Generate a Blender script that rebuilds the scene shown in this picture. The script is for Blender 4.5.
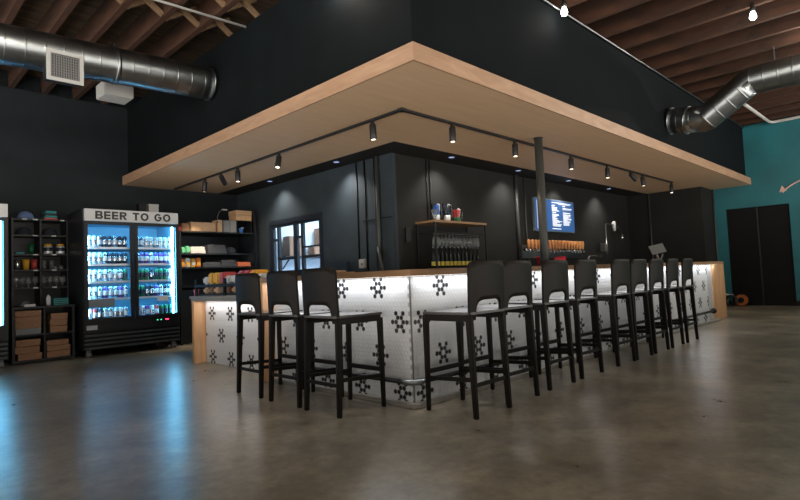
import bpy, bmesh, math, random
from mathutils import Vector, Matrix
random.seed(4)
PI = math.pi
C = bpy.context.scene.collection
sc = bpy.context.scene
for o in list(bpy.data.objects):
    bpy.data.objects.remove(o)

# ------------------------------------------------------------------ camera
CAMP = Vector((-2.715, -2.624, 0.88)); YAW, PIT, ROL, FPX = 0.783, 0.052, -0.042, 543.583
fw = Vector((math.cos(PIT)*math.cos(YAW), math.cos(PIT)*math.sin(YAW), math.sin(PIT)))
rt = fw.cross(Vector((0, 0, 1))).normalized(); up = rt.cross(fw)
r2 = rt*math.cos(ROL)+up*math.sin(ROL); u2 = -rt*math.sin(ROL)+up*math.cos(ROL)
cd = bpy.data.cameras.new('camera'); cam = bpy.data.objects.new('camera', cd); C.objects.link(cam)
m = Matrix((r2, u2, -fw)).transposed().to_4x4(); m.translation = CAMP
cam.matrix_world = m
cd.sensor_width = 36; cd.lens = FPX/800*36; cd.clip_start = .05; cd.clip_end = 200
sc.camera = cam

# ------------------------------------------------------------------ world, exposure
W = bpy.data.worlds.new('world'); sc.world = W; W.use_nodes = True
bg = W.node_tree.nodes['Background']
# added fill from behind the viewer, brighter below the horizon for the canopy underside
wt = W.node_tree; wtc = wt.nodes.new('ShaderNodeTexCoord'); wsx = wt.nodes.new('ShaderNodeSeparateXYZ')
wr = wt.nodes.new('ShaderNodeMapRange'); wr.inputs[1].default_value = -.06; wr.inputs[2].default_value = .06
wr.inputs[3].default_value = 3.5; wr.inputs[4].default_value = .26
wt.links.new(wtc.outputs['Generated'], wsx.inputs[0]); wt.links.new(wsx.outputs[2], wr.inputs[0]); wt.links.new(wr.outputs[0], bg.inputs[1])
bg.inputs[0].default_value = (1.0, 0.94, 0.85, 1)
sc.view_settings.view_transform = 'Standard'; sc.view_settings.look = 'None'
sc.view_settings.exposure = 0.18; sc.view_settings.gamma = 1; sc.view_settings.use_curve_mapping = False

def light(kind, name, loc, energy, color=(1, 1, 1), **k):
    d = bpy.data.lights.new(name, kind); d.energy = energy; d.color = color
    o = bpy.data.objects.new(name, d); C.objects.link(o); o.location = loc
    tgt = k.pop('to', None)
    for a, b in k.items(): setattr(d, a, b)
    if tgt is not None:
        o.rotation_euler = (Vector(tgt)-Vector(loc)).to_track_quat('-Z', 'Y').to_euler()
    return o
WARM = (1.0, .80, .58); CYAN = (.10, .55, 1.0)
# strips of light under the bar top
light('AREA', 'bar_strip_light', (3.55, -.05, .886), 11, (.94, .97, 1), shape='RECTANGLE', size=7.0, size_y=.02, to=(3.55, -.04, 0))
o = light('AREA', 'bar_strip_light', (-.05, .86, .886), 3.2, (.94, .97, 1), shape='RECTANGLE', size=.02, size_y=1.7)
light('AREA', 'bar_strip_light', (.10, 2.63, .713), 2.6, (1, .95, .9), shape='RECTANGLE', size=.02, size_y=1.6)

# ------------------------------------------------------------------ materials
def nt(name):
    mt = bpy.data.materials.new(name); mt.use_nodes = True
    return mt, mt.node_tree, mt.node_tree.nodes['Principled BSDF']
def mat(name, col, rough=.5, metal=0., emit=None, es=0., spec=.5, noise=0., nscale=8., bump=0., bscale=60.):
    mt, t, b = nt(name)
    b.inputs['Base Color'].default_value = (*col, 1); b.inputs['Roughness'].default_value = rough
    b.inputs['Metallic'].default_value = metal; b.inputs['Specular IOR Level'].default_value = spec
    if emit: b.inputs['Emission Color'].default_value = (*emit, 1); b.inputs['Emission Strength'].default_value = es
    tc = t.nodes.new('ShaderNodeTexCoord')
    if noise:
        n = t.nodes.new('ShaderNodeTexNoise'); n.inputs['Scale'].default_value = nscale; n.inputs['Detail'].default_value = 5
        t.links.new(tc.outputs['Object'], n.inputs['Vector'])
        r = t.nodes.new('ShaderNodeMapRange'); r.inputs[3].default_value = 1-noise; r.inputs[4].default_value = 1+noise
        r.inputs[1].default_value = .3; r.inputs[2].default_value = .7
        t.links.new(n.outputs[0], r.inputs[0])
        mx = t.nodes.new('ShaderNodeVectorMath'); mx.operation = 'SCALE'; mx.inputs[0].default_value = col
        t.links.new(r.outputs[0], mx.inputs['Scale']); t.links.new(mx.outputs[0], b.inputs['Base Color'])
    if bump:
        n = t.nodes.new('ShaderNodeTexNoise'); n.inputs['Scale'].default_value = bscale
        t.links.new(tc.outputs['Object'], n.inputs['Vector'])
        bp = t.nodes.new('ShaderNodeBump'); bp.inputs['Strength'].default_value = bump; bp.inputs['Distance'].default_value = .01
        t.links.new(n.outputs[0], bp.inputs['Height']); t.links.new(bp.outputs[0], b.inputs['Normal'])
    return mt
def wood(name, c1, c2, scale=(1, 1, 1), rough=.45, dist=2.5):
    mt, t, b = nt(name)
    tc = t.nodes.new('ShaderNodeTexCoord'); mp = t.nodes.new('ShaderNodeMapping'); mp.inputs['Scale'].default_value = scale
    n = t.nodes.new('ShaderNodeTexNoise'); n.inputs['Scale'].default_value = 1; n.inputs['Detail'].default_value = 8
    n.inputs['Distortion'].default_value = dist; n.inputs['Roughness'].default_value = .6
    r = t.nodes.new('ShaderNodeValToRGB'); r.color_ramp.elements[0].color = (*c1, 1); r.color_ramp.elements[1].color = (*c2, 1)
    r.color_ramp.elements[0].position = .3; r.color_ramp.elements[1].position = .7
    t.links.new(tc.outputs['Object'], mp.inputs[0]); t.links.new(mp.outputs[0], n.inputs['Vector'])
    t.links.new(n.outputs[0], r.inputs[0]); t.links.new(r.outputs[0], b.inputs['Base Color'])
    b.inputs['Roughness'].default_value = rough
    return mt
def clear(name, tint=(1, 1, 1), gloss=.12):
    mt = bpy.data.materials.new(name); mt.use_nodes = True; t = mt.node_tree; t.nodes.clear()
    out = t.nodes.new('ShaderNodeOutputMaterial'); tr = t.nodes.new('ShaderNodeBsdfTransparent'); gl = t.nodes.new('ShaderNodeBsdfGlossy')
    tr.inputs[0].default_value = (*tint, 1); gl.inputs['Roughness'].default_value = .04
    fr = t.nodes.new('ShaderNodeLayerWeight'); fr.inputs[0].default_value = gloss
    mx = t.nodes.new('ShaderNodeMixShader')
    t.links.new(fr.outputs['Fresnel'], mx.inputs[0]); t.links.new(tr.outputs[0], mx.inputs[1]); t.links.new(gl.outputs[0], mx.inputs[2])
    if gloss > .3:
        df = t.nodes.new('ShaderNodeBsdfDiffuse'); df.inputs[0].default_value = (.75, .8, .82, 1); m2 = t.nodes.new('ShaderNodeMixShader'); m2.inputs[0].default_value = .12
        t.links.new(mx.outputs[0], m2.inputs[1]); t.links.new(df.outputs[0], m2.inputs[2]); mx = m2
    t.links.new(mx.outputs[0], out.inputs[0]); return mt

def concrete():
    mt, t, b = nt('polished_concrete'); L = t.links.new
    tc = t.nodes.new('ShaderNodeTexCoord')
    def noise(s, d=6, dist=0., ro=.6):
        n = t.nodes.new('ShaderNodeTexNoise'); n.inputs['Scale'].default_value = s; n.inputs['Detail'].default_value = d
        n.inputs['Distortion'].default_value = dist; n.inputs['Roughness'].default_value = ro
        L(tc.outputs['Object'], n.inputs['Vector']); return n
    a = noise(.8, 6, .2); c = noise(3.0, 7, .0, .66); f = noise(16, 8, .0, .7)
    r = t.nodes.new('ShaderNodeValToRGB'); e = r.color_ramp.elements
    e[0].position = .3; e[0].color = (.15, .135, .108, 1); e[1].position = .72; e[1].color = (.33, .30, .24, 1)
    L(a.outputs[0], r.inputs[0])
    r2_ = t.nodes.new('ShaderNodeValToRGB'); e = r2_.color_ramp.elements
    e[0].position = .34; e[0].color = (.62, .61, .60, 1); e[1].position = .66; e[1].color = (1.30, 1.28, 1.22, 1)
    L(c.outputs[0], r2_.inputs[0])
    mx = t.nodes.new('ShaderNodeMixRGB'); mx.blend_type = 'MULTIPLY'; mx.inputs[0].default_value = .9
    L(r.outputs[0], mx.inputs[1]); L(r2_.outputs[0], mx.inputs[2])
    r3 = t.nodes.new('ShaderNodeValToRGB'); e = r3.color_ramp.elements
    e[0].position = .34; e[0].color = (.55, .54, .53, 1); e[1].position = .60; e[1].color = (1.12, 1.12, 1.1, 1)
    L(f.outputs[0], r3.inputs[0])
    mx3 = t.nodes.new('ShaderNodeMixRGB'); mx3.blend_type = 'MULTIPLY'; mx3.inputs[0].default_value = .6
    L(mx.outputs[0], mx3.inputs[1]); L(r3.outputs[0], mx3.inputs[2]); L(mx3.outputs[0], b.inputs['Base Color'])
    rr = t.nodes.new('ShaderNodeMapRange'); rr.inputs[1].default_value = .1; rr.inputs[2].default_value = .9
    rr.inputs[3].default_value = .24; rr.inputs[4].default_value = .36
    L(c.outputs[0], rr.inputs[0]); L(rr.outputs[0], b.inputs['Roughness'])
    bp = t.nodes.new('ShaderNodeBump'); bp.inputs['Strength'].default_value = .05; bp.inputs['Distance'].default_value = .02
    L(c.outputs[0], bp.inputs['Height'])
    bp2 = t.nodes.new('ShaderNodeBump'); bp2.inputs['Strength'].default_value = .1; bp2.inputs['Distance'].default_value = .004
    L(f.outputs[0], bp2.inputs['Height']); L(bp.outputs[0], bp2.inputs['Normal']); L(bp2.outputs[0], b.inputs['Normal'])
    b.inputs['Specular IOR Level'].default_value = .6
    return mt

M = dict(
    concrete=concrete(),
    darkwall=mat('dark_wall_paint', (.0042, .0062, .0075), .8, spec=.1, noise=.15, nscale=3, bump=.1),
    farwall=mat('far_wall_paint', (.0125, .017, .021), .7, spec=.25, noise=.15, nscale=3, bump=.1),
    bluewall=mat('slate_wall_paint', (.030, .041, .050), .7, spec=.3, noise=.15, nscale=3, bump=.1),
    blackwall=mat('black_wall_paint', (.014, .014, .0135), .7, spec=.3, noise=.15, nscale=3, bump=.1),
    teal=mat('teal_wall_paint', (.010, .125, .15), .55, noise=.2, nscale=1.5, bump=.1),
    deck=wood('rough_roof_boards', (.015, .010, .007), (.12, .075, .042), (1.5, 14, 1), .85, .3),
    joist=wood('rough_joist_timber', (.018, .008, .004), (.080, .030, .014), (3, .6, 3), .8),
    brace=wood('old_brace_timber', (.10, .06, .03), (.24, .15, .08), (3, 3, 3), .8),
    canopy=wood('pale_maple_panel', (.60, .415, .262), (.67, .475, .305), (1.2, 14, 14), .5, .6),
    fascia=wood('maple_fascia', (.32, .19, .115), (.44, .28, .18), (2.2, 2.2, 12), .5, 1.2),
    oak=wood('bar_top_oak', (.26, .14, .065), (.40, .24, .12), (3, 3, 30), .4, 1),
    panel=wood('honey_end_panel', (.50, .27, .13), (.68, .41, .22), (9, 9, 1), .45, 1.5),
    white=mat('white_tile', (.72, .73, .75), .28), blacktile=mat('black_tile', (.012, .012, .014), .3),
    grout=mat('grey_grout', (.42, .43, .45), .8),
    stool=mat('black_stool_wood', (.009, .0065, .005), .5, spec=.22, noise=.2, nscale=20),
    seat=mat('stool_seat_top', (.035, .03, .028), .38, spec=.9),
    steel=mat('galvanised_steel', (.27, .29, .30), .33, 1., noise=.2, nscale=4, bump=.08, bscale=12),
    chrome=mat('chrome', (.7, .7, .7), .15, 1.), dmetal=mat('dark_metal', (.02, .02, .022), .4, .3),
    black=mat('black_plastic', (.006, .006, .007), .5, spec=.3), satin=mat('satin_black_cabinet', (.009, .011, .014), .4, spec=.4),
    paintwhite=mat('white_paint', (.42, .42, .41), .5), grille=mat('grille_slats', (.16, .16, .16), .5),
    kerb=mat('pale_kerb', (.30, .285, .25), .4, noise=.1), post=mat('grey_post_paint', (.045, .048, .046), .45),
    liner=mat('glow_tinted_liner', (.20, .36, .46), .5), sign=mat('sign_face', (.50, .50, .49), .4, emit=(.75, .78, .8), es=.08),  # liner tinted blue: part of the fridge glow is put into its colour
    letter=mat('sign_letter', (.015, .015, .018), .4), glass=clear('clear_glass'), dglass=clear('drink_glass', (.93, .95, .96), .35),
    ledb=mat('blue_led', (.5, .8, 1), .5, emit=(.16, .62, 1), es=30.), ledw=mat('white_led', (1, 1, 1), .5, emit=(1, .97, .92), es=5.),
    lens=mat('lamp_lens', (1, 1, 1), .5, emit=WARM, es=5.), downlens=mat('downlight_lens', (.6, .7, .9), .5, emit=(.35, .5, 1), es=.5),
    bulb=mat('lit_bulb', (1, 1, 1), .5, emit=(1, .96, .88), es=22.),
    card=mat('cardboard', (.30, .165, .095), .8, noise=.12, nscale=30), wick=wood('woven_wood', (.50, .30, .16), (.74, .50, .30), (30, 30, 30), .7),
    grey=mat('grey_board', (.20, .21, .22), .6), red=mat('red_plastic', (.6, .015, .03), .35), rlight=mat('red_led', (1, .05, .1), .5, emit=(1, .03, .1), es=4.),
    glight=mat('green_led', (.1, 1, .5), .5, emit=(.1, 1, .5), es=1.2),
    yellow=mat('yellow_wrap', (.72, .38, .03), .5), orange=mat('orange_wrap', (.70, .17, .02), .5), ylabel=mat('yellow_label', (.75, .62, .10), .5),
    lime=mat('green_wrap', (.15, .55, .30), .5), wcloth=mat('white_cloth', (.62, .62, .62), .9, bump=.3), dcloth=mat('charcoal_cloth', (.06, .068, .08), .9, bump=.3),
    ocloth=mat('orange_cloth', (.62, .17, .08), .9, bump=.3), bcap=mat('blue_cap_cloth', (.14, .22, .42), .9), dcap=mat('navy_cap_cloth', (.02, .028, .04), .9),
    tealc=mat('teal_card', (.02, .30, .30), .6), screen=mat('menu_screen', (.02, .05, .12), .3, emit=(.030, .105, .30), es=.75),
    screentext=mat('menu_text', (1, 1, 1), .5, emit=(.85, .9, 1), es=.55), frame=mat('screen_frame', (.25, .3, .34), .4, .5),
    taph=wood('tap_handle_wood', (.55, .20, .06), (.78, .36, .13), (12, 12, 12), .4), winframe=mat('window_frame_paint', (.012, .018, .028), .4),
    roomwhite=mat('back_room_paint', (.7, .76, .82), .7), roomwood=wood('back_room_wood', (.18, .09, .05), (.36, .2, .12), (10, 10, 2), .6),
    amber=mat('amber_jar', (.45, .2, .05), .2), bottle=mat('dark_bottle_glass', (.012, .016, .014), .12), arrow=mat('salmon_paint', (.70, .45, .38), .6),
    sblue=mat('blue_pack', (.03, .12, .45), .4), pgreen=mat('dark_green_can', (.02, .16, .07), .35, .3),
    can_w=mat('white_can', (.75, .78, .8), .3, .4), can_s=mat('silver_can', (.55, .6, .65), .22, .9), can_d=mat('dark_can', (.03, .04, .06), .3, .4),
    can_p=mat('purple_can', (.16, .08, .28), .3, .4), can_r=mat('red_can', (.55, .08, .08), .3, .4), pale=mat('price_tag', (.7, .72, .75), .6),
    louvre=mat('louvre_metal', (.06, .07, .08), .35, .3), reel=mat('reel_cable', (.36, .10, .02), .6), plate=mat('plate', (.35, .37, .4), .4),
    tank=mat('painted_tank', (.12, .13, .13), .5),
)

# ------------------------------------------------------------------ mesh helpers
class MB:
    def __init__(s): s.b = bmesh.new(); s.mi = 0
    def _add(s, vs, fs):
        v = [s.b.verts.new(p) for p in vs]
        for f in fs:
            try:
                F = s.b.faces.new([v[i] for i in f]); F.material_index = s.mi
            except ValueError: pass
        return v
    def box(s, x0, x1, y0, y1, z0, z1, M4=None):
        vs = [Vector((x, y, z)) for z in (z0, z1) for y in (y0, y1) for x in (x0, x1)]
        if M4: vs = [M4 @ v for v in vs]
        s._add(vs, [(0, 2, 3, 1), (4, 5, 7, 6), (0, 1, 5, 4), (2, 6, 7, 3), (0, 4, 6, 2), (1, 3, 7, 5)]); return s
    def prism(s, poly, z0, z1, M4=None):
        n = len(poly); vs = [Vector((x, y, z)) for z in (z0, z1) for x, y in poly]
        if M4: vs = [M4 @ v for v in vs]
        s._add(vs, [tuple(range(n))[::-1], tuple(range(n, 2*n))]+[(i, (i+1) % n, n+(i+1) % n, n+i) for i in range(n)]); return s
    def bar(s, a, b, w, h, w2=None, h2=None):
        """rectangular bar from a to b; w across, h other"""
        a, b = Vector(a), Vector(b); d = (b-a).normalized()
        ref = Vector((1, 0, 0)) if abs(d.x) < .9 else Vector((0, 1, 0))
        q = d.cross(ref).normalized(); p = q.cross(d).normalized()
        w2 = w2 or w; h2 = h2 or h
        vs = [a+p*sx*w/2+q*sy*h/2 for sx, sy in ((-1, -1), (1, -1), (1, 1), (-1, 1))]+[b+p*sx*w2/2+q*sy*h2/2 for sx, sy in ((-1, -1), (1, -1), (1, 1), (-1, 1))]
        s._add(vs, [(3, 2, 1, 0), (4, 5, 6, 7)]+[(i, (i+1) % 4, 4+(i+1) % 4, 4+i) for i in range(4)]); return s
    def tube(s, pts, r, n=12, caps=True, rads=None):
        pts = [Vector(p) for p in pts]; rings = []
        prev = None
        for i, p in enumerate(pts):
            d = (pts[min(i+1, len(pts)-1)]-pts[max(i-1, 0)]).normalized()
            if prev is None:
                ref = Vector((0, 0, 1)) if abs(d.z) < .9 else Vector((1, 0, 0)); a = d.cross(ref).normalized()
            else:
                a = (prev-d*prev.dot(d)).normalized()
            prev = a; b_ = d.cross(a); R_ = rads[i] if rads else r
            rings.append([s.b.verts.new(p+a*R_*math.cos(2*PI*k/n)+b_*R_*math.sin(2*PI*k/n)) for k in range(n)])
        for i in range(len(rings)-1):
            for k in range(n):
                F = s.b.faces.new((rings[i][k], rings[i][(k+1) % n], rings[i+1][(k+1) % n], rings[i+1][k])); F.smooth = True; F.material_index = s.mi
        if caps:
            for R_ in (rings[0][::-1], rings[-1]):
                F = s.b.faces.new(R_); F.material_index = s.mi
        return s
    def lathe(s, prof, c=(0, 0, 0), n=16, M4=None):
        c = Vector(c); rings = []
        for r, z in prof:
            ring = []
            for k in range(n):
                v = Vector((max(r, 1e-4)*math.cos(2*PI*k/n), max(r, 1e-4)*math.sin(2*PI*k/n), z))
                if M4: v = M4 @ v
                ring.append(s.b.verts.new(c+v))
            rings.append(ring)
        for i in range(len(rings)-1):
            for k in range(n):
                F = s.b.faces.new((rings[i][k], rings[i][(k+1) % n], rings[i+1][(k+1) % n], rings[i+1][k])); F.smooth = True; F.material_index = s.mi
        for R_ in (rings[0][::-1], rings[-1]):
            F = s.b.faces.new(R_); F.material_index = s.mi
        return s
    def grid(s, fn, nu, nv, thick=None):
        vs = [[s.b.verts.new(fn(i/nu, j/nv)) for j in range(nv+1)] for i in range(nu+1)]
        for i in range(nu):
            for j in range(nv):
                F = s.b.faces.new((vs[i][j], vs[i+1][j], vs[i+1][j+1], vs[i][j+1])); F.smooth = True; F.material_index = s.mi
        return s
    def mesh(s, name, mats, bevel=0, recalc=True):
        if recalc: bmesh.ops.recalc_face_normals(s.b, faces=s.b.faces)
        if bevel:
            bmesh.ops.bevel(s.b, geom=[e for e in s.b.edges if len(e.link_faces) == 2 and e.calc_face_angle(0) > .6], offset=bevel, segments=2, affect='EDGES', clamp_overlap=True)
        me = bpy.data.meshes.new(name); s.b.to_mesh(me); s.b.free()
        for m_ in (mats if isinstance(mats, (list, tuple)) else [mats]): me.materials.append(M[m_])
        return me
    def build(s, name, mats, parent=None, bevel=0, **k):
        o = bpy.data.objects.new(name, s.mesh(name, mats, bevel)); C.objects.link(o)
        if parent: o.parent = parent
        if k: tag(o, **k)
        return o
def tag(o, label=None, cat=None, group=None, kind=None):
    if label: o['label'] = label
    if cat: o['category'] = cat
    if group: o['group'] = group
    if kind: o['kind'] = kind
    return o
def thing(name, label, cat, loc=(0, 0, 0), rz=0, group=None):
    o = bpy.data.objects.new(name, None); C.objects.link(o); o.location = loc; o.rotation_euler = (0, 0, rz)
    o.empty_display_size = .1
    return tag(o, label, cat, group)
def dup(root, loc, rz=None, label=None, group=None):
    r = root.copy(); C.objects.link(r); r.location = loc
    if rz is not None: r.rotation_euler = (0, 0, rz)
    if label: r['label'] = label
    if group: r['group'] = group
    for ch in list(root.children):
        c = ch.copy(); C.objects.link(c); c.parent = r
        for g in list(ch.children):
            d = g.copy(); C.objects.link(d); d.parent = c
    return r
def struct(mb, name, mats, bevel=0): return mb.build(name, mats, None, bevel, kind='structure')
def rot(axis, deg, about=(0, 0, 0)):
    a = Vector(about); return Matrix.Translation(a) @ Matrix.Rotation(math.radians(deg), 4, axis) @ Matrix.Translation(-a)

# ------------------------------------------------------------------ the room
YF, XT, H, CZ, CT = 6.46, 10.54, 3.78, 2.529, 2.672
BX, BY = .35, .196            # faces of the upper walls over the canopy
KX, KY = 2.244, 2.392         # faces of the wall behind the bar
struct(MB().box(-4.2, 12, -4.6, 7, -.1, 0), 'floor', 'concrete')
struct(MB().box(-6, 12, -7, 7, H+.27, H+.4), 'ceiling', 'deck')
struct(MB().box(-6, 12, YF+.1, YF+.2, H, H+.27).box(-6, 12, YF, YF+.2, 0, H), 'wall_far', 'farwall')
# teal wall with the doorway cut out of it
DY0, DY1, DZ = -.512, .617, 2.06
struct(MB().box(XT, XT+.2, -7, DY0, 0, H).box(XT, XT+.2, DY1, YF, 0, H).box(XT, XT+.2, DY0, DY1, DZ, H).box(XT+.1, XT+.2, -7, YF, H, H+.27), 'wall_right', 'teal')
M['doorblack'] = mat('door_paint', (.0035, .0035, .004), .6, spec=.2)
d = struct(MB().box(XT+.05, XT+.10, DY0, DY1, 0, DZ), 'door_1', 'doorblack')
MB().box(XT+.03, XT+.05, .04, .065, 0.01, DZ).build('door_gap_trim', 'dmetal', d)
# upper dark walls that carry the canopy
struct(MB().prism([(BX, BY), (XT, BY), (XT, BY+.3), (BX+.3, BY+.3), (BX+.3, YF), (BX, YF)], CT, H), 'wall_upper', 'darkwall')
# wall behind the bar: left face (with window opening) and front face
WY0, WY1, WZ0, WZ1 = 3.93, 5.39, .98, 1.925
w = MB()
w.box(KX, KX+.06, KY, WY0, 0, CZ).box(KX, KX+.06, WY1, YF, 0, CZ).box(KX, KX+.06, WY0, WY1, 0, WZ0).box(KX, KX+.06, WY0, WY1, WZ1, CZ)
struct(w, 'wall_left', 'bluewall')
struct(MB().box(KX+.061, 9.75, KY, KY+.15, 0, CZ), 'wall_back', 'blackwall')
struct(MB().prism([(9.75, .85), (XT, .85), (XT, 3), (9.75, 3)], 0, CZ), 'wall_return', 'blackwall')
struct(MB().prism([(1.86, 1.95), (XT, 1.95), (XT, 3.2), (2.6, 3.2), (2.6, YF), (1.86, YF)], CZ, CZ+.08), 'ceiling_bar', 'blackwall')
# baseboards
struct(MB().box(XT-.02, XT, -7, DY0, 0, .1).box(XT-.02, XT, DY1, .85, 0, .1), 'baseboard_right', 'black')
# back room seen through the window
r = MB(); r.box(2.305, 5.6, 6.30, 6.36, .1, CZ).box(5.0, 5.06, 3.0, 6.3, .1, CZ).box(2.305, 5.06, 2.95, 3.0, .1, CZ).box(2.305, 5.06, 3.0, 6.3, .05, .1).box(2.605, 5.06, 3.2, 6.3, CZ-.03, CZ)
struct(r, 'wall_back_room', 'roomwhite')
light('AREA', 'back_room_light', (3.9, 4.7, 2.4), 110, (.62, .82, 1), shape='RECTANGLE', size=1.6, size_y=2.2)

# window: two sashes, each with a narrow and a wide pane
win = bpy.data.objects.new('window_1', None); C.objects.link(win); tag(win, kind='structure'); win.location = (KX, WY0, WZ0)
W_, H_ = WY1-WY0, WZ1-WZ0
f = MB()
f.box(-.02, .06, 0, .05, 0, H_).box(-.02, .06, W_-.05, W_, 0, H_).box(-.02, .06, .05, W_-.05, H_-.07, H_).box(-.02, .06, .05, W_-.05, 0, .06)
f.build('window_frame', 'winframe', win)
for k in range(2):
    y0 = .05+k*(W_-.10)/2; y1 = y0+(W_-.10)/2
    s_ = MB(); t_ = .045
    s_.box(.0, .05, y0, y0+t_, .06, H_-.07).box(.0, .05, y1-t_, y1, .06, H_-.07).box(0, .05, y0+t_, y1-t_, H_-.07-t_, H_-.07).box(0, .05, y0+t_, y1-t_, .06, .06+t_)
    s_.box(.0, .05, y1-.21, y1-.16, .06+t_, H_-.07-t_).box(0, .05, y1-.16, y1-t_, .60, .64).box(0, .05, y0+t_, y1-.21, .28, .32)
    if k == 0: s_.box(0, .05, y0+t_, y1-.22, .44, .465)
    so = s_.build('window_sash', 'winframe', win)
    MB().box(.02, .024, y0+t_, y1-t_, .06+t_, H_-.07-t_).build('pane', 'glass', so)
# things in the back room: a wall shelf with brown boxes
t = thing('wall_shelf', 'dark wall shelf in the bright room behind the wall window', 'shelf', (2.95, 6.0, 1.35))
MB().box(0, 1.2, 0, .295, 0, .03).build('shelf_board', 'winframe', t)
for x in (.1, 1.05): MB().bar((x, .28, -.2), (x, .03, 0), .02, .02).build('bracket', 'winframe', t)
def crate(x0, x1, z0, z1, lab, slats):
    t = thing('wooden_crate', lab, 'crate', (x0, 6.02, z0)); w_, h = x1-x0, z1-z0
    MB().box(0, w_, 0, .2, 0, h).build('crate_body', 'roomwood', t, .003); b_ = MB()
    for q in range(slats): b_.box(w_*q/slats+.006, w_*(q+1)/slats-.006, -.01, 0, .01, h-.01)
    b_.build('crate_slats', 'roomwood', t)
crate(3.03, 3.40, 1.3805, 1.76, 'brown slatted crate behind the left window sash', 4)
crate(3.60, 3.97, 1.3805, 1.60, 'low brown crate behind the right window sash', 3)
crate(3.76, 3.97, 1.6005, 1.94, 'tall narrow brown crate on the low one behind the right window sash', 3)
t = thing('work_table', 'dark table with white papers seen through the bottom of the right window sash', 'table', (3.35, 5.5, .1005))
MB().box(0, .9, 0, .4, .93, .97).build('table_top', 'winframe', t)
for x, y in ((0, 0), (.85, 0), (0, .35), (.85, .35)): MB().box(x, x+.05, y, y+.05, 0, .93).build('leg', 'winframe', t)
MB().box(0, .16, 0, .2, 0, .10).build('paper_stack', 'pale', label='white paper stack on the dark table behind the window', cat='papers').location = (3.5, 5.55, 1.071)

# canopy
cp = thing('wooden_canopy', 'pale maple canopy wrapping the corner above the bar', 'canopy', (0, 0, CZ))
cx, cy = .261, .108
MB().prism([(cx+.02, cy+.02), (XT, cy+.02), (XT, 1.95), (1.86, 1.95), (1.86, YF), (cx+.02, YF)], 0.0, CT-CZ).build('soffit_panel', 'canopy', cp)
MB().box(cx, XT, cy, cy+.02, 0, CT-CZ).build('fascia_board', 'fascia', cp)
MB().box(cx, cx+.02, cy+.02, YF, 0, CT-CZ).build('fascia_board', 'fascia', cp)
# steel post
t = thing('steel_post', 'round grey steel post rising behind the bar to the canopy', 'post', (3.2, .79, 0))
MB().lathe([(.050, .012), (.050, CZ-.012)], n=24).build('shaft', 'post', t)
MB().lathe([(.11, 0), (.11, .012)], n=24).build('base_plate', 'post', t); MB().lathe([(.062, CZ-.006), (.062, CZ)], n=24).build('top_plate', 'post', t)

# joists
left_lab = 'rough brown timber ceiling joist ending at the far dark wall'
jm = MB().box(-.03, .03, -7, YF+.1, H, H+.26).mesh('ceiling_joist', 'joist')
jm2 = MB().box(-.03, .03, -7, BY+.25, H, H+.26).mesh('ceiling_joist', 'joist')
for k in range(9):
    x = .44-.06-.4*(k)-.36+.0
    o = bpy.data.objects.new('ceiling_joist', jm); C.objects.link(o); o.location = (x, 0, 0); tag(o, left_lab, 'joist', 'joists over the fridge side')
    if k < 6:
        for yb in (1.7, 2.5, 3.1, 4.9):
            for sgn in (0, 1):
                za, zb = (H+.02, H+.24) if sgn else (H+.24, H+.02)
                b_ = MB().bar((-.17, 0, za), (.17, 0, zb), .045, .05).build('cross_brace', 'brace', label='diagonal timber brace between ceiling joists, '+{1.7: 'row well in front of the duct', 2.5: 'second row in front of the duct', 3.1: 'row right above the duct', 4.9: 'row behind the duct'}[yb], cat='brace', group='cross braces, '+{1.7: 'front row', 2.5: 'second row', 3.1: 'row over the duct', 4.9: 'rear row'}[yb])
                b_.location = (x+.2, yb+sgn*.06, 0)
x = .62
while x < XT:
    o = bpy.data.objects.new('ceiling_joist', jm2); C.objects.link(o); o.location = (x, 0, 0)
    tag(o, 'dark red brown ceiling joist running over the wall above the long bar side', 'joist', 'joists over the long bar side'); x += .545

# ducts
def duct_run(name, pts, r, label, mat_='steel'):
    """spiral duct: smooth tube with raised seams"""
    t = thing(name, label, 'duct', pts[0])
    o0 = Vector(pts[0]); P_ = [Vector(p)-o0 for p in pts]
    rr, ps = [], []
    for i in range(len(P_)-1):
        a, b = P_[i], P_[i+1]; L_ = (b-a).length; n = max(2, int(L_/.16)); d = (b-a)/L_
        for k in range(n):
            q = a+d*L_*k/n
            if k or i:
                ps += [q-d*.012, q-d*.005, q, q+d*.005, q+d*.012]; rr += [r, r, r+.004, r, r]
            else: ps.append(q); rr.append(r)
    ps.append(P_[-1]); rr.append(r)
    MB().tube(ps, r, 32, True, rr).build('duct_pipe', mat_, t); return t
dl = duct_run('air_duct', [(-4.5, 3.55, 3.14), (.349, 3.55, 3.345)], .19, 'silver spiral duct with a white grille running into the dark upper wall')
MB().tube([(4.79, 0, .203), (4.81, 0, .2045)], .205, 32).build('collar', 'steel', dl)
MB().tube([(3.72, 0, .158), (3.76, 0, .160)], .198, 32).build('collar', 'steel', dl)
# supply grille on the duct
MB().box(3.08, 3.38, -.20, -.02, -.17, .10).build('grille_box', 'dmetal', dl)
g = MB().box(3.07, 3.39, -.215, -.20, -.205, -.17).box(3.07, 3.39, -.215, -.20, .065, .10).box(3.07, 3.105, -.215, -.20, -.17, .065).box(3.355, 3.39, -.215, -.20, -.17, .065).build('grille_frame', 'paintwhite', dl)
b_ = MB()
for i in range(12): b_.box(3.110+i*.0208, 3.119+i*.0208, -.212, -.202, -.17, .065)
for i in range(9): b_.box(3.105, 3.355, -.210, -.204, -.16+i*.026, -.154+i*.026)
b_.build('grille_slats', 'grille', g)
t = thing('ceiling_heater', 'cream box hanging behind the left duct', 'heater', (-.58, 3.95, 3.11))
MB().box(-.16, .16, 0, .3, 0, .17).build('casing', 'paintwhite', t, .01); MB().box(-.11, .11, -.004, 0, .04, .13).build('front_panel', 'paintwhite', t)
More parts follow.
